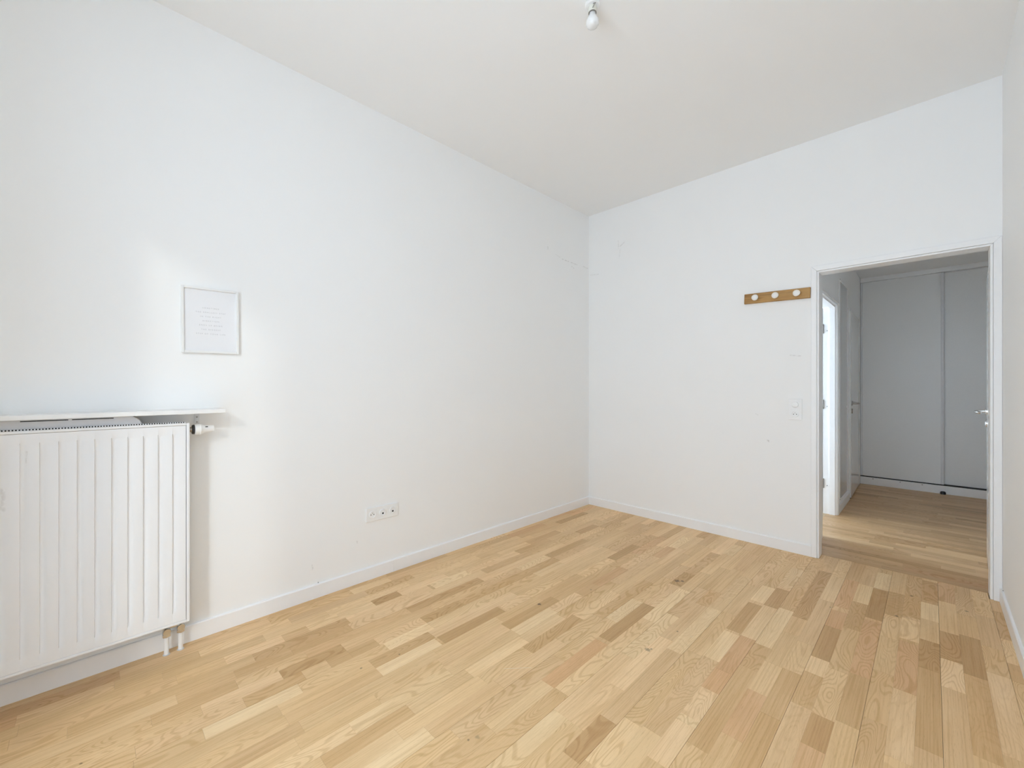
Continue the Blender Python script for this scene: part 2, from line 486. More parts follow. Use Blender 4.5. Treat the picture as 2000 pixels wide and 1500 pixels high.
# ------------------------------------------------------------------ floors laid strip by strip
TONES = {   # linear base colours of the oak strips
    'N': ((0.56, 0.395, 0.212), (0.535, 0.372, 0.195), (0.575, 0.412, 0.228), (0.55, 0.385, 0.215), (0.52, 0.355, 0.185)),
    'L': ((0.64, 0.485, 0.288), (0.63, 0.472, 0.275)),
    'l': ((0.60, 0.437, 0.248), (0.615, 0.445, 0.26)),
    'd': ((0.475, 0.312, 0.152), (0.49, 0.325, 0.165)),
    'D': ((0.415, 0.262, 0.120), (0.435, 0.275, 0.130)),
    'R': ((0.51, 0.318, 0.165), (0.525, 0.335, 0.178)),
}
def pick_tone(k, mix=0.76):
    c = rng.choice(TONES[k])
    f = rng.uniform(0.96, 1.04)
    return tuple((x * mix + m * (1 - mix)) * f for x, m in zip(c, (0.565, 0.40, 0.218)))

FIXED = [(1, -2.59, -2.345, 'L'), (4, -3.266, -3.028, 'l'), (4, -2.912, -2.754, 'L'), (4, -2.558, -2.393, 'D'), (5, -2.735, -2.223, 'l'),
 (5, -2.205, -1.922, 'L'), (6, -3.257, -3.032, 'd'), (6, -2.752, -2.26, 'l'), (6, -0.793, -0.526, 'D'), (7, -2.457, -1.932, 'D'),
 (8, -3.394, -3.118, 'l'), (8, -3.118, -2.849, 'D'), (8, -1.647, -1.353, 'L'), (9, -3.269, -3.05, 'd'), (9, -2.945, -2.849, 'd'),
 (9, -2.717, -2.454, 'l'), (9, -2.454, -2.2, 'd'), (9, -1.85, -1.338, 'd'), (10, -3.409, -3.087, 'L'), (10, -2.703, -2.456, 'L'),
 (11, -2.811, -2.496, 'd'), (12, -2.812, -2.506, 'L'), (12, -2.491, -2.086, 'D'), (12, -2.072, -1.864, 'l'), (13, -1.069, -0.708, 'D'),
 (14, -2.188, -1.786, 'D'), (15, -2.188, -1.893, 'L'), (15, -1.646, -1.474, 'd'), (16, -2.543, -2.199, 'l'), (16, -0.549, -0.251, 'L'),
 (17, -1.852, -1.473, 'l'), (19, -1.749, -1.467, 'L'), (20, -2.353, -1.948, 'R'), (20, -1.92, -1.467, 'D'), (20, -1.13, -0.905, 'D'),
 (20, -0.535, -0.434, 'd'), (21, -2.348, -2.059, 'l'), (21, -1.613, -1.151, 'L'), (21, -0.401, -0.147, 'L'), (23, -1.256, -1.041, 'd'),
 (24, -2.563, -2.337, 'D'), (25, -2.536, -2.282, 'l'), (26, -1.707, -1.423, 'L'), (26, -1.402, -1.03, 'D'), (26, -0.992, -0.743, 'L'),
 (27, -2.377, -2.152, 'l'), (27, -2.112, -1.915, 'l'), (27, -1.915, -1.753, 'R'), (27, -1.753, -1.412, 'R'), (27, -1.006, -0.721, 'D'),
 (27, -0.694, -0.315, 'l'), (28, -1.432, -0.975, 'L'), (29, -2.097, -1.793, 'R'), (29, -1.793, -1.548, 'l'), (29, -1.024, -0.236, 'D'),
 (30, -0.7, -0.281, 'l'), (31, -1.5, -1.357, 'l'), (31, -1.357, -1.007, 'D'), (31, -1.007, -0.793, 'R'), (31, -0.734, -0.271, 'R'),
 (32, -1.949, -1.76, 'D'), (32, -0.594, -0.296, 'L'), (33, -1.375, -0.789, 'R'), (33, -0.76, -0.307, 'D'), (33, -0.294, 0.008, 'L'),
 (34, -0.646, -0.292, 'd'), (35, -1.365, -0.909, 'R'), (35, -0.881, -0.626, 'l'), (35, -0.595, -0.261, 'd'), (36, -1.112, -0.822, 'D'),
 (36, -0.565, -0.325, 'L'), (36, -0.289, 0.055, 'D'), (37, -1.212, -0.956, 'l'), (37, -0.953, -0.657, 'D'), (38, -1.034, -0.634, 'D'),
 (40, -0.797, -0.542, 'l'), (40, -0.542, -0.185, 'd')]

plank_mesh = bpy.data.meshes.new('plank')
pv = [(-.5, -.5, -1), (.5, -.5, -1), (.5, .5, -1), (-.5, .5, -1), (-.5, -.5, 0), (.5, -.5, 0), (.5, .5, 0), (-.5, .5, 0)]
pf = [(4, 5, 6, 7), (0, 1, 5, 4), (1, 2, 6, 5), (2, 3, 7, 6), (3, 0, 4, 7), (3, 2, 1, 0)]
plank_mesh.from_pydata(pv, [], pf)
plank_mesh.materials.append(M_OAK)
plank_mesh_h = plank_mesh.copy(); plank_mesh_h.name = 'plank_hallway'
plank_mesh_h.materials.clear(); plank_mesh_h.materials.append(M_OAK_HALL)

def shown(x0, x1, y0, y1):
    """rough picture area of a floor strip, to decide which ones become single parts"""
    pts = []
    for x, y in ((x0, y0), (x1, y0), (x1, y1), (x0, y1)):
        dx, dy = x - CAM[0], y - CAM[1]
        d = (dy - dx) * math.sqrt(.5); l = (dx + dy) * math.sqrt(.5)
        d = max(d, 0.35)
        pts.append((1000 + 819 * l / d, 754.5 + 819 * CAM[2] / d))
    cx = sum(p[0] for p in pts) / 4; cy = sum(p[1] for p in pts) / 4
    if cx < -150 or cx > 2150 or cy > 1700:
        return 0.0
    a = 0
    for (ax, ay), (bx, by) in zip(pts, pts[1:] + pts[:1]):
        a += ax * by - bx * ay
    return abs(a) / 2

def lay(floor, strips, mesh, mat, limit):
    strips.sort(key=lambda s: -shown(*s[:4]))
    top = strips[:limit]
    for i, (x0, x1, y0, y1, tone) in enumerate(top):
        o = bpy.data.objects.new('plank', mesh)
        o.location = ((x0 + x1) / 2, (y0 + y1) / 2, -rng.uniform(0.0, 0.0003))
        o.scale = (x1 - x0, y1 - y0, 0.0125)
        o.color = (*tone, 1)
        COL.objects.link(o)
        o.parent = floor
    rest = strips[limit:]
    if rest:
        vs, fs, tn, sd = [], [], [], []
        for x0, x1, y0, y1, tone in rest:
            b = len(vs)
            s = rng.random()
            for p in pv:
                vs.append(((x0 + x1) / 2 + p[0] * (x1 - x0), (y0 + y1) / 2 + p[1] * (y1 - y0), p[2] * 0.0125))
                tn.append((*tone, 1)); sd.append(s)
            fs += [tuple(b + k for k in f) for f in pf]
        me = bpy.data.meshes.new('plank_remainder')
        me.from_pydata(vs, [], fs)
        a = me.attributes.new('strip_tone', 'FLOAT_COLOR', 'POINT')
        for k, c in enumerate(tn): a.data[k].color = c
        a = me.attributes.new('strip_seed', 'FLOAT', 'POINT')
        for k, c in enumerate(sd): a.data[k].value = c
        me.materials.append(mat)
        o = bpy.data.objects.new('plank_remainder', me)
        o.color = (0, 0, 0, 1)
        o['kind'] = 'stuff'
        COL.objects.link(o)
        o.parent = floor

floor = struct('floor', MB().box(-0.1, XR + 0.1, YF - WT, 0.095, -0.05, -0.013), M_BASE, 'light oak strip floor of the bedroom', 'floor')
SEAM = 0.094
strips = []
ROW0, RW = -0.0155, 0.07
by_row = {}
for r, a, b, t in FIXED:
    by_row.setdefault(r, []).append((a, b, t))
for r in range(41):
    x0, x1 = ROW0 + r * RW, ROW0 + (r + 1) * RW
    g0 = 0.0005 if r % 3 == 1 else 0.00012      # the 3-strip boards show a finer line between their own strips
    g1 = 0.0005 if r % 3 == 0 else 0.00012
    xa, xb = max(x0 + g0, 0.001), min(x1 - g1, XR - 0.001)
    in_door = xa > DX0 - 0.012 and xb < DX1 + 0.012
    yend = SEAM if in_door else -0.0005
    y = YF - WT + 0.02 if (xa > WX0 and xb < WX1) else YF + 0.001
    fixed = sorted(by_row.get(r, []))
    def fill(y, stop):
        while stop - y > 0.01:
            ln = rng.uniform(0.26, 0.60)
            if stop - y - ln < 0.16:
                ln = stop - y
                if ln > 0.6:
                    ln *= rng.uniform(0.4, 0.6)
            k = rng.choices('NlLdDR', (58, 18, 3, 12, 3, 6))[0]
            strips.append((xa, xb, y + 0.0002, y + ln - 0.0002, pick_tone(k)))
            y += ln
    for a, b, t in fixed:
        a, b = max(a, y), min(b, yend)
        if b - a < 0.05: continue
        fill(y, a)
        strips.append((xa, xb, a + 0.0002, b - 0.0002, pick_tone(t, 0.95)))
        y = b
    fill(y, yend)
    if xa < DX0 < xb:      # sliver of the row that runs on into the doorway
        strips.append((DX0 - 0.011, xb, 0.0, SEAM, pick_tone('N')))
lay(floor, strips, plank_mesh, M_OAK, 300)

hfloor = struct('floor', MB().box(HX0 - 0.09, HX1 + 0.05, 0.096, HY1 + 0.7, -0.05, -0.013), M_BASE, 'shaded oak strip floor of the hallway', 'floor')
strips = []
r = 0
y = SEAM + 0.001
while y < HY1 - 0.01:
    y1 = min(y + RW, HY1)
    xs, xe = (DX0 - 0.011, DX1 + 0.011) if y1 <= BT + 0.001 else (HX0 - 0.08, HX1)
    if y < BT and y1 > BT:
        xs, xe = HX0 - 0.08, HX1
    x = xs - rng.uniform(0, 0.2)
    while x < xe - 0.01:
        ln = rng.uniform(0.28, 0.75)
        x1 = min(x + ln, xe)
        if xe - x1 < 0.12: x1 = xe
        k = rng.choices('NlLdDR', (50, 16, 5, 16, 6, 7))[0]
        a, b = max(x, xs), x1
        if b - a > 0.02:
            strips.append((a + 0.0002, b - 0.0002, y + (0.0006 if r % 3 == 0 else 0.0001), y1 - 0.0001, pick_tone(k)))
        x = x1
    y = y1; r += 1
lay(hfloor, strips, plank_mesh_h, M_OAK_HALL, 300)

# ------------------------------------------------------------------ doors
def lever(parent, x, y, z, nx, diry, mat, name='handle'):
    """lever handle on a leaf face at (x,y,z); nx = outward side along x, lever runs along diry in y"""
    h = add(name, MB().lathe((x, y, z), (nx, 0, 0), [(0, 0.026), (0.006, 0.026), (0.009, 0.022), (0.009, 0.0)], 24), mat, parent, True)
    p = [(x, y, z), (x + nx * 0.042, y, z), (x + nx * 0.050, y + diry * 0.004, z), (x + nx * 0.053, y + diry * 0.014, z),
         (x + nx * 0.053, y + diry * 0.085, z), (x + nx * 0.050, y + diry * 0.110, z - 0.001), (x + nx * 0.040, y + diry * 0.124, z - 0.003), (x + nx * 0.030, y + diry * 0.128, z - 0.004)]
    add('lever', MB().tube(p, 0.0095), mat, h, True)
    k = MB().lathe((x, y, z - 0.085), (nx, 0, 0), [(0, 0.026), (0.006, 0.026), (0.009, 0.022), (0.009, 0.0)], 24)
    e = add('keyhole_plate', k, mat, parent, True)
    add('keyhole', MB().box(x + nx * 0.0088, x + nx * 0.0094, y - 0.003, y + 0.003, z - 0.098, z - 0.075), M_BLACK, e)
    return h

# bedroom doorway
d1 = thing('door_1', ((DX0 + DX1) / 2, 0.05, 0), 'white doorway frame leading from the bedroom to the hallway', 'doorway', kind='structure')
def casing(y0, y1, o0, o1, top, xr):
    """flat architrave round the opening: three mitred boards"""
    out = []
    out.append(MB().prism([(DX0 - o0, 0), (DX0 - o1, 0), (DX0 - o1, DZ + o1), (DX0 - o0, DZ + top)], 'y', y0, y1))
    out.append(MB().prism([(xr, 0), (DX1 + o1, 0), (DX1 + o1, DZ + o1), (xr, DZ + top)], 'y', y0, y1))
    out.append(MB().prism([(DX0 - o0, DZ + top), (DX0 - o1, DZ + o1), (DX1 + o1, DZ + o1), (xr, DZ + top)], 'y', y0, y1))
    return out
for mb in casing(-0.015, 0.0, 0.046, 0.0125, 0.050, XR - 0.0005):
    o = add('casing', mb, M_TRIM, d1)
    bv = o.modifiers.new('soft_edge', 'BEVEL'); bv.width = 0.003; bv.segments = 2; bv.limit_method = 'ANGLE'
for mb in casing(-0.008, BT + 0.008, 0.0120, 0.0, 0.0120, DX1 + 0.0120):
    o = add('jamb', mb, M_TRIM, d1)
    bv = o.modifiers.new('soft_edge', 'BEVEL'); bv.width = 0.003; bv.segments = 2; bv.limit_method = 'ANGLE'
# leaf folded back into the hallway, only its lever shows past the frame
leaf = thing('door_leaf', (DX1 + 0.010, BT + 0.012, 0), 'white door leaf swung into the hallway behind the right jamb', 'door')
L = MB().box(DX1 + 0.010, DX1 + 0.050, BT + 0.014, BT + 0.80, 0.006, 2.03, 0.002)
lf = add('leaf', L, M_DOOR, leaf)
lever(lf, DX1 + 0.010, BT + 0.735, 1.055, -1, -1, M_CHROME)
leaf.rotation_euler = (0, 0, R(-2.4))

# lit doorway in the hallway's left wall
d2 = thing('door_2', (HX0 - 0.05, 1.3, 0), 'bright white doorway to the sunlit side room', 'doorway', kind='structure')
def side_casing(x0, x1, y_a, y_b, o0, o1, z):
    out = []
    out.append(MB().prism([(y_a - o0, 0), (y_a - o1, 0), (y_a - o1, z + o1), (y_a - o0, z + o0)], 'x', x0, x1))
    out.append(MB().prism([(y_b + o0, 0), (y_b + o1, 0), (y_b + o1, z + o1), (y_b + o0, z + o0)], 'x', x0, x1))
    out.append(MB().prism([(y_a - o0, z + o0), (y_a - o1, z + o1), (y_b + o1, z + o1), (y_b + o0, z + o0)], 'x', x0, x1))
    return out
for mb in side_casing(HX0, HX0 + 0.012, OY0, OY1, 0.060, 0.024, OZ):
    add('casing', mb, M_TRIM, d2)
for mb in side_casing(HX0 - LT - 0.006, HX0 + 0.006, OY0, OY1, 0.0235, 0.0, OZ):
    add('jamb', mb, M_TRIM, d2)
for mb in side_casing(HX0 - 0.055, HX0 - 0.012, OY0, OY1, 0.0, -0.014, OZ):
    add('door_stop_bead', mb, M_TRIM, d2)
lf2 = add('leaf', MB().box(0.99, HX0 - LT - 0.012, OY1 + 0.004, OY1 + 0.044, 0.006, OZ - 0.004, 0.002), M_DOOR, d2)
for z in (0.293, 1.06, 1.794):
    hg = add('hinge', MB().lathe((HX0 - LT - 0.006, OY1 - 0.004, z - 0.045), (0, 0, 1), [(0, 0.007), (0.09, 0.007)], 14), M_STEEL, d2, True)
    add('hinge_plate', MB().box(HX0 - LT - 0.034, HX0 - LT - 0.008, OY1 - 0.001, OY1 + 0.006, z - 0.045, z + 0.045), M_STEEL, hg)
    add('screw_hole', MB().lathe((HX0 - 0.074, OY1 + 0.0005, z - 0.02), (0, -1, 0), [(0, 0.004), (0.001, 0.004)], 10), M_BLACK, d2)

# door standing ajar further down the hallway
d3 = thing('door_3', (HX0 + 0.004, PY1 + 0.012, 0), 'glossy white door slightly ajar beside the closet with dark lever', 'door', kind='structure')
lf3 = add('leaf', MB().box(HX0 - 0.032, HX0 + 0.006, PY0 - 0.014, PY1 + 0.010, 0.012, 2.058, 0.002), M_DOOR, d3)
add('bottom_gap_strip', MB().box(HX0 - 0.026, HX0 + 0.0, PY0 - 0.012, PY1 + 0.008, 0.003, 0.0125), M_DARK, d3)  # dark strip filling the gap under the leaf
lever(lf3, HX0 + 0.006, PY0 + 0.05, 1.047, 1, 1, M_STEEL)
d3.rotation_euler = (0, 0, R(0.9))
t3 = thing('trim_1', (HX0, PY0, 0), 'narrow white frame strip beside the ajar hallway door', 'door frame', kind='structure')
add('casing', MB().box(HX0, HX0 + 0.010, PY0 - 0.062, PY0 - 0.024, 0, 2.085, 0.002), M_TRIM, t3)

# ------------------------------------------------------------------ hallway furnishings
ap = thing('access_panel', (HX0, 1.744, 0.1), 'tall grey-white access panel set in the hallway wall beside the bright doorway', 'access panel')
AY0, AY1, AZ0, AZ1 = 1.464, 2.030, 0.112, 2.283
m = MB()
for a in ((AY0, AY0 + 0.014, AZ0, AZ1), (AY1 - 0.03, AY1, AZ0, AZ1), (AY0 + 0.014, AY1 - 0.03, AZ0, AZ0 + 0.014), (AY0 + 0.014, AY1 - 0.03, AZ1 - 0.014, AZ1)):
    m.box(HX0, HX0 + 0.010, a[0], a[1], a[2], a[3], 0.0015)
add('panel_frame', m, M_TRIM, ap)
add('panel_door', MB().box(HX0, HX0 + 0.005, AY0 + 0.016, AY1 - 0.032, AZ0 + 0.016, AZ1 - 0.016), M_ACCESS, ap)
add('latch', MB().lathe((HX0 + 0.005, AY1 - 0.08, 1.02), (1, 0, 0), [(0, 0.012), (0.003, 0.012), (0.003, 0)], 16), M_ALU, ap)
for y, z in ((AY0 + 0.008, AZ0 + 0.02), (AY0 + 0.004, AZ1 - 0.004)):
    add('screw', MB().lathe((HX0 + 0.010, y, z), (1, 0, 0), [(0, 0.006), (0.0015, 0.005), (0.0015, 0)], 12), M_BLACK, ap)

cl = thing('sliding_closet', ((HX0 + HX1) / 2, HY1 + 0.03, 0), 'grey full-height closet with two sliding doors at the end of hallway', 'closet')
SX = 2.650
def sliding(x0, x1, y, right_stile):
    d = add('sliding_door', MB().box(x0 + 0.02, x1 - 0.02, y, y + 0.012, 0.104, 2.546), M_CLOSET, cl)
    for a, b in ((x0, x0 + 0.022), (x1 - right_stile, x1)):
        add('stile', MB().box(a, b, y - 0.010, y + 0.022, 0.104, 2.546, 0.004), M_ALU, d)
    return d
sliding(HX0 + 0.002, SX, HY1 + 0.012, 0.026)
sliding(SX - 0.03, HX1 - 0.002, HY1 + 0.052, 0.026)
add('bottom_track', MB().box(HX0 + 0.001, HX1 - 0.001, HY1 - 0.002, HY1 + 0.09, 0.094, 0.102), M_DARK, cl)
add('plinth', MB().box(HX0 + 0.001, HX1 - 0.001, HY1 - 0.010, HY1 + 0.012, 0.0, 0.093, 0.001), M_TRIM, cl)
add('top_fascia', MB().box(HX0 + 0.001, HX1 - 0.001, HY1 - 0.012, HY1 + 0.09, 2.548, HH, 0.001), M_TRIM, cl)
for x in (2.03, 2.28, 2.47):
    add('screw', MB().lathe((x, HY1 - 0.010, 0.078), (0, -1, 0), [(0, 0.006), (0.0015, 0.005), (0.0015, 0)], 12), M_STEEL, cl)
ds = thing('door_stop', (2.640, HY1 - 0.04, 0), 'small black domed door stop on the hallway floor by the closet', 'door stop')
add('rubber', MB().lathe((2.640, HY1 - 0.04, 0), (0, 0, 1), [(0, 0.024), (0.022, 0.024), (0.032, 0.019), (0.036, 0.010), (0.037, 0)], 24), M_BLACK, ds, True)
add('base_ring', MB().lathe((2.640, HY1 - 0.04, 0), (0, 0, 1), [(0, 0.027), (0.004, 0.027), (0.005, 0.024)], 24), M_CHROME, ds, True)

# ------------------------------------------------------------------ radiator
RY0, RY1, RZ0, RZ1, RF, RB = -4.17, -3.370, 0.149, 1.066, 0.120, 0.040
rad = thing('radiator', (0.08, (RY0 + RY1) / 2, 0), 'white ribbed panel radiator hung on the left wall under the shelf', 'radiator')
def rad_panel():
    m = MB()
    x0, dep = RF - 0.002, 0.0075
    zlev = [RZ0 + 0.012, 0.205, 0.217, 1.006, 1.018, RZ1 - 0.012]
    cols = [(RY0 + 0.012, 0)]
    edges = []
    y = -3.4326
    while y > RY0 + 0.05:
        edges.append(y); y -= 0.05
    for e in sorted(edges):
        cols += [(e - 0.0006, 0), (e + 0.0006, 1), (e + 0.0045, 0.95), (e + 0.013, 0.75), (e + 0.019, 0.0)]
    cols.append((RY1 - 0.014, 0))
    grid = []
    for yc, dd in cols:
        col = []
        for k, z in enumerate(zlev):
            f = 0 if k in (0, 1, 4, 5) else 1
            col.append(m.bm.verts.new((x0 - dd * f * dep, yc, z)))
        grid.append(col)
    for a, b in zip(grid, grid[1:]):
        for k in range(len(zlev) - 1):
            m.bm.faces.new((a[k], b[k], b[k + 1], a[k + 1]))
    # returned rim, closed to the back
    bnd = [e for e in m.bm.edges if len(e.link_faces) == 1]
    r = bmesh.ops.extrude_edge_only(m.bm, edges=bnd)
    for v in r['geom']:
        if isinstance(v, bmesh.types.BMVert):
            v.co.x -= 0.014
    return m
fp = add('front_panel', rad_panel(), None or M_RAD, rad, True, 50)
# side covers, bottom rim and back panel
m = MB()
m.box(RB, RF, RY1 - 0.012, RY1, RZ0, RZ1, 0.003, 2)
add('side_cover', m, M_RAD, rad)
m = MB()
m.box(RB, RF, RY0, RY0 + 0.012, RZ0, RZ1, 0.003, 2)
add('side_cover', m, M_RAD, rad)
m = MB(); m.box(RF - 0.016, RF, RY0 + 0.012, RY1 - 0.0115, RZ0, RZ0 + 0.011, 0.002, 1)
add('bottom_rim', m, M_RAD, rad)
m = MB(); m.box(RF - 0.018, RF, RY0 + 0.012, RY1 - 0.0115, RZ1 - 0.011, RZ1, 0.003, 2)
add('top_rim', m, M_RAD, rad)
m = MB(); m.box(RB, RB + 0.012, RY0 + 0.012, RY1 - 0.012, RZ0 + 0.004, RZ1 - 0.006)
add('back_panel', m, M_RAD, rad)
m = MB(); m.box(RB + 0.03, RB + 0.045, RY0 + 0.03, RY1 - 0.03, RZ0 + 0.03, RZ1 - 0.03)
add('convector', m, M_DARK, rad)
m = MB()
y = RY0 + 0.016
while y < RY1 - 0.016:      # fins of the air grille, dark between them
    m.box(RF - 0.0165, RF - 0.0140, y, y + 0.0042, RZ1 - 0.008, RZ1 + 0.0048)
    m.box(RB + 0.010, RF - 0.020, y, y + 0.0042, RZ1 - 0.008, RZ1 - 0.0005); y += 0.0085
m.box(RB + 0.008, RB + 0.014, RY0 + 0.012, RY1 - 0.012, RZ1 - 0.008, RZ1 - 0.0004)
add('top_grille', m, M_RAD, rad)
add('grille_shade_strip', MB().box(RF - 0.0195, RF - 0.0168, RY0 + 0.014, RY1 - 0.014, RZ1 - 0.008, RZ1 + 0.0046), M_DARK, rad)  # near-black strip paints in the shade between the fins
for y in (-3.87, -3.50):
    add('wall_bracket', MB().box(0.0005, RB + 0.002, y, y + 0.03, 0.35, 0.95), M_RAD, rad)

# thermostatic head on the upper right connection
vx, vz = 0.078, 1.031
th = add('thermostatic_head', MB().lathe((vx, -3.348, vz), (0, 1, 0), [(0, 0.020), (0.002, 0.0255), (0.014, 0.0262), (0.018, 0.0250), (0.0195, 0.0268), (0.024, 0.0268),
        (0.026, 0.0250), (0.036, 0.0195), (0.042, 0.0180), (0.070, 0.0160), (0.075, 0.0155), (0.077, 0.013), (0.077, 0)], 32), M_PLASTIC, rad, True)
add('valve_neck', MB().lathe((vx, RY1 - 0.001, vz), (0, 1, 0), [(0, 0.012), (0.014, 0.012)], 18), M_STEEL, rad, True)
add('collar', MB().lathe((vx, -3.3575, vz), (0, 1, 0), [(0, 0.018), (0.001, 0.021), (0.009, 0.023), (0.0105, 0.021)], 24), M_BLACK, rad, True)
add('scale_window', MB().box(vx + 0.010, vx + 0.0185, -3.3075, -3.2975, vz + 0.0085, vz + 0.0125), M_BLACK, th)
m = MB()
for k in range(18):
    a = 2 * math.pi * k / 18
    m.box(vx + 0.0157 * math.cos(a) - 0.0012, vx + 0.0157 * math.cos(a) + 0.0012, -3.2775, -3.2715, vz + 0.0157 * math.sin(a) - 0.0012, vz + 0.0157 * math.sin(a) + 0.0012)
add('grip_ridge', m, M_PLASTIC, th)

# connection block and the two white pipes below the right end
pp = [(0.056, -3.448), (0.050, -3.396)]
for i, (x, y) in enumerate(pp):
    p = add('pipe', MB().lathe((x, y, 0), (0, 0, 1), [(0, 0.0095), (0.086, 0.0095)], 20), M_PLASTIC, rad, True)
    add('floor_ring', MB().lathe((x, y, 0), (0, 0, 1), [(0, 0.0135), (0.002, 0.0135), (0.003, 0.0100)], 20), M_GREY, p, True)
    add('nut', MB().lathe((x, y, 0.082), (0, 0, 1), [(0, 0.0150), (0.002, 0.0162), (0.014, 0.0162), (0.016, 0.0140)], 6), M_CHROME, rad)
    add('riser', MB().lathe((x, y, 0.097), (0, 0, 1), [(0, 0.0105), (0.056, 0.0105)], 18), M_CHROME, rad, True)
    c = add('valve_cap', MB().lathe((x + 0.004, y, 0.112), (1, 0, 0), [(0, 0.016), (0.020, 0.016), (0.022, 0.0145), (0.022, 0.0)], 8), M_CHROME, rad)
    add('union_ring', MB().lathe((x, y, 0.134), (0, 0, 1), [(0, 0.0135), (0.016, 0.0135)], 18), M_STEEL, rad, True)
add('connection_block', MB().box(0.043, 0.063, -3.446, -3.398, 0.118, 0.134, 0.003, 2), M_CHROME, rad)

# ------------------------------------------------------------------ shelf over the radiator
sh = thing('wall_shelf', (0.075, -3.65, 1.108), 'thin white shelf fixed to the left wall above the radiator', 'shelf')
add('board', MB().box(0.0005, 0.150, -4.25, -3.236, 1.108, 1.126, 0.0012), M_SHELF, sh)
b = add('bracket', MB().box(0.0005, 0.003, -3.337, -3.317, 1.048, 1.1075), M_ALU, sh)
add('bracket_arm', MB().box(0.003, 0.10, -3.337, -3.317, 1.1050, 1.1078), M_ALU, b)
for z in (1.060, 1.085):
    add('bracket_screw', MB().lathe((0.003, -3.327, z), (1, 0, 0), [(0, 0.004), (0.0015, 0.003), (0.0015, 0)], 10), M_STEEL, b)

# grey casing lying on the radiator under the shelf
gc = thing('grey_casing', (0.075, -3.752, RZ1), 'rounded pale grey plastic casing with two dark slots lying between radiator and shelf', 'appliance')
gy0, gy1, gz0, gz1 = -3.968, -3.535, RZ1 + 0.0005, 1.1065
out = []
for k in range(9):
    a = math.pi / 2 * k / 8
    out.append((gy1 - 0.046 + 0.046 * math.sin(a), gz0 + (gz1 - gz0) * math.cos(a)))
out2 = [(gy0 + gy1 - p[0], p[1]) for p in reversed(out)]
body = MB().prism(out2 + out, 'x', 0.028, 0.098)
o = add('casing_body', body, M_GREY, gc)
bv = o.modifiers.new('round_edge', 'BEVEL'); bv.width = 0.004; bv.segments = 3; bv.limit_method = 'ANGLE'; bv.angle_limit = R(50)
for y0, y1 in ((-3.883, -3.757), (-3.747, -3.625)):
    add('slot', MB().box(0.0970, 0.0984, y0, y1, 1.0985, 1.1022), M_BLACK, gc)

# ------------------------------------------------------------------ framed text print
pf_loc = (0.0, -3.270, 1.56)
pic = thing('picture_frame', (0.0, -3.270, 1.399), 'small white framed text print on the left wall', 'picture')
PY_0, PY_1, PZ0, PZ1 = -3.388, -3.152, 1.399, 1.7215
fw, fd = 0.011, 0.017
for a in ((PY_0, PY_0 + fw, PZ0, PZ1), (PY_1 - fw, PY_1, PZ0, PZ1), (PY_0 + fw, PY_1 - fw, PZ0, PZ0 + fw), (PY_0 + fw, PY_1 - fw, PZ1 - fw, PZ1)):
    add('frame_bar', MB().box(0.0015, fd, a[0], a[1], a[2], a[3], 0.0022, 2), M_FRAME, pic)
paper = add('print', MB().box(0.003, 0.0085, PY_0 + fw, PY_1 - fw, PZ0 + fw, PZ1 - fw), M_PAPER, pic)
LINES = ['SOMETIMES', 'THE SMALLEST STEP', 'IN THE RIGHT', 'DIRECTION', 'ENDS UP BEING', 'THE BIGGEST', 'STEP OF YOUR LIFE']
dg = bpy.context.evaluated_depsgraph_get()
tobs = []
for i, t in enumerate(LINES):
    cu = bpy.data.curves.new('lettering', 'FONT')
    cu.body = t
    cu.size = 0.0092
    cu.align_x = 'CENTER'
    cu.space_character = 1.55
    to = bpy.data.objects.new('lettering_source', cu)
    COL.objects.link(to)
    tobs.append(to)
bpy.context.view_layer.update()
dg = bpy.context.evaluated_depsgraph_get()
for i, to in enumerate(tobs):
    me = bpy.data.meshes.new_from_object(to.evaluated_get(dg))
    rot = Matrix(((0, 0, 1, 0), (1, 0, 0, 0), (0, 1, 0, 0), (0, 0, 0, 1)))     # text x -> +y, text y -> +z, normal +x
    me.transform(Matrix.Translation((0.0088, -3.270, 1.6190 - 0.0212 * i)) @ rot @ Matrix.Translation((0, 0, 0)))
    me.transform(Matrix.Translation(-BASE[pic.name]))
    me.materials.clear(); me.materials.append(M_INK)
    lo = bpy.data.objects.new('lettering', me)
    COL.objects.link(lo)
    lo.parent = paper
    cu = to.data
    bpy.data.objects.remove(to); bpy.data.curves.remove(cu)
pic.rotation_euler = (R(0.5), 0, 0)

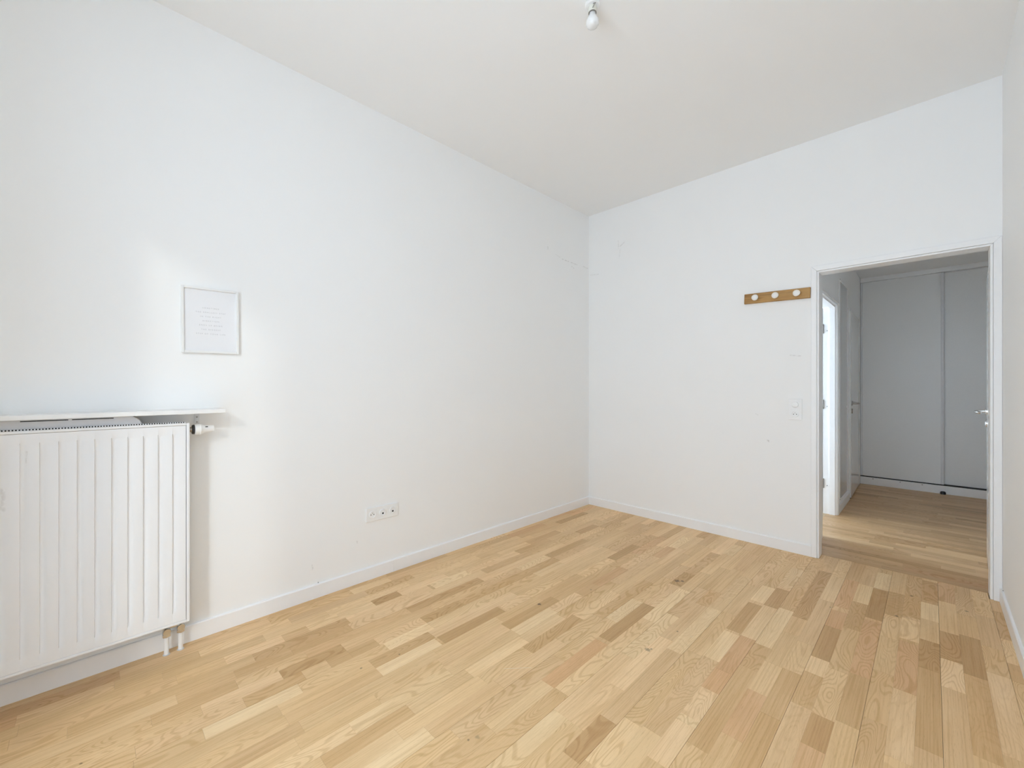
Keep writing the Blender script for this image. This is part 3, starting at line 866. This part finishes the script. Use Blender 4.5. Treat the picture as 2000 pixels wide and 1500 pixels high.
# ------------------------------------------------------------------ electrical plates
def french_socket(parent, c, nrm, along):
    """round recessed socket face with two holes and an earth pin; nrm outward, along = horizontal axis"""
    n, a, up = Vector(nrm), Vector(along), Vector((0, 0, 1))
    c = Vector(c)
    s = add('socket', MB().lathe(c, n, [(0, 0.0232), (0.0050, 0.0225), (0.0050, 0.0200), (0.0006, 0.0192), (0.0006, 0.0)], 32), M_PLASTIC, parent, True)
    for k in (-1, 1):
        add('contact_hole', MB().lathe(c + n * 0.0006 + a * 0.0095 * k - up * 0.0005, n, [(0, 0.0030), (0.0004, 0.0030)], 14), M_BLACK, s)
    add('earth_pin', MB().lathe(c + n * 0.0006 + up * 0.0095, n, [(0, 0.0024), (0.003, 0.0024), (0.0036, 0)], 12), M_STEEL, s, True)
def data_socket(parent, c, nrm, along):
    n, a, up = Vector(nrm), Vector(along), Vector((0, 0, 1))
    c = Vector(c)
    s = add('data_socket', MB().lathe(c, n, [(0, 0.0232), (0.0045, 0.0225), (0.0045, 0.0200), (0.0008, 0.0196), (0.0008, 0.0178), (0.0034, 0.0170), (0.0034, 0.0)], 32), M_PLASTIC, parent, True)
    p = c + n * 0.0034 - up * 0.005
    h = MB()
    co = [p + a * sx + up * sz + n * t for t in (0.0, 0.0006) for sx, sz in ((-0.0055, -0.0055), (0.0055, -0.0055), (0.0055, 0.0055), (-0.0055, 0.0055))]
    v = [h.bm.verts.new(q) for q in co]
    for f in ((0, 1, 2, 3), (4, 5, 6, 7), (0, 1, 5, 4), (1, 2, 6, 5), (2, 3, 7, 6), (3, 0, 4, 7)):
        h.bm.faces.new([v[k] for k in f])
    add('port', h, M_BLACK, s)

pc = (-2.3475, 0.4115)
sp = thing('wall_socket_plate', (0, pc[0], pc[1] - 0.043), 'white triple plate with power and two data sockets low on left wall', 'wall socket')
add('plate', MB().box(0.0005, 0.0100, pc[0] - 0.1135, pc[0] + 0.1135, pc[1] - 0.0435, pc[1] + 0.0435, 0.003, 2), M_PLASTIC, sp)
french_socket(sp, (0.0100, pc[0] - 0.071, pc[1]), (1, 0, 0), (0, 1, 0))
data_socket(sp, (0.0100, pc[0], pc[1]), (1, 0, 0), (0, 1, 0))
data_socket(sp, (0.0100, pc[0] + 0.071, pc[1]), (1, 0, 0), (0, 1, 0))

sc = (1.832, 1.064)
sw = thing('switch_plate', (sc[0], 0, sc[1] - 0.078), 'white upright plate with round light switch above a socket beside doorway', 'light switch')
add('plate', MB().box(sc[0] - 0.043, sc[0] + 0.043, -0.0085, -0.0005, sc[1] - 0.078, sc[1] + 0.078, 0.003, 2), M_PLASTIC, sw)
add('switch_button', MB().lathe((sc[0], -0.0085, sc[1] + 0.0355), (0, -1, 0), [(0, 0.0225), (0.004, 0.0225), (0.0075, 0.0195), (0.0092, 0.010), (0.0095, 0)], 32), M_PLASTIC, sw, True)
french_socket(sw, (sc[0], -0.0085, sc[1] - 0.0355), (0, -1, 0), (1, 0, 0))

# ------------------------------------------------------------------ coat rack
rc = (1.7095, 1.921)
rk = thing('coat_rack', (rc[0], 0, rc[1]), 'golden brown wooden coat rack with three white round knobs', 'coat rack')
add('board', MB().box(rc[0] - 0.217, rc[0] + 0.217, -0.019, -0.0005, rc[1] - 0.0385, rc[1] + 0.0385, 0.0015), M_RACK, rk)
for kx in (1.573, 1.712, 1.850):
    kx = rc[0] + (kx - rc[0]) * 0.985
    kn = add('knob', MB().lathe((kx, -0.019, rc[1] + 0.001), (0, -1, 0), [(0, 0.010), (0.016, 0.010), (0.020, 0.0205), (0.026, 0.0235), (0.032, 0.0228), (0.0345, 0.020), (0.0350, 0.0)], 32), M_KNOB, rk, True)
    add('knob_cap', MB().lathe((kx, -0.0538, rc[1] + 0.001), (0, -1, 0), [(0, 0.0125), (0.0008, 0.0120), (0.0008, 0)], 24), M_PLASTIC, kn)
rk.rotation_euler = (0, R(1.7), 0)

# ------------------------------------------------------------------ bare bulb
bx, by = 1.426, -2.036
bu = thing('ceiling_bulb', (bx, by, H), 'bare opal light bulb in a socket hanging from the ceiling', 'light bulb')
add('ceiling_cup', MB().lathe((bx, by, H), (0, 0, -1), [(0, 0.034), (0.008, 0.034), (0.012, 0.030), (0.012, 0)], 28), M_PLASTIC, bu, True)
add('wire', MB().tube([(bx + 0.012, by - 0.012, H - 0.010), (bx + 0.030, by - 0.020, H - 0.024), (bx + 0.022, by - 0.024, H - 0.036), (bx + 0.008, by - 0.012, H - 0.030)], 0.0018, 8), M_STEEL, bu, True)
add('socket', MB().lathe((bx, by, H - 0.005), (0, 0, -1), [(0, 0.016), (0.018, 0.0195), (0.034, 0.0195), (0.036, 0.0175)], 28), M_CREAM, bu, True)
add('socket_ring', MB().lathe((bx, by, H - 0.0395), (0, 0, -1), [(0, 0.0190), (0.0025, 0.0190)], 28), M_STEEL, bu, True)
pr = [(0, 0.0135), (0.006, 0.0140), (0.018, 0.0200), (0.030, 0.0268), (0.042, 0.0300), (0.052, 0.0290), (0.060, 0.0245), (0.066, 0.0165), (0.0685, 0.008), (0.069, 0)]
add('bulb', MB().lathe((bx, by, H - 0.041), (0, 0, -1), pr, 32), M_BULB, bu, True)
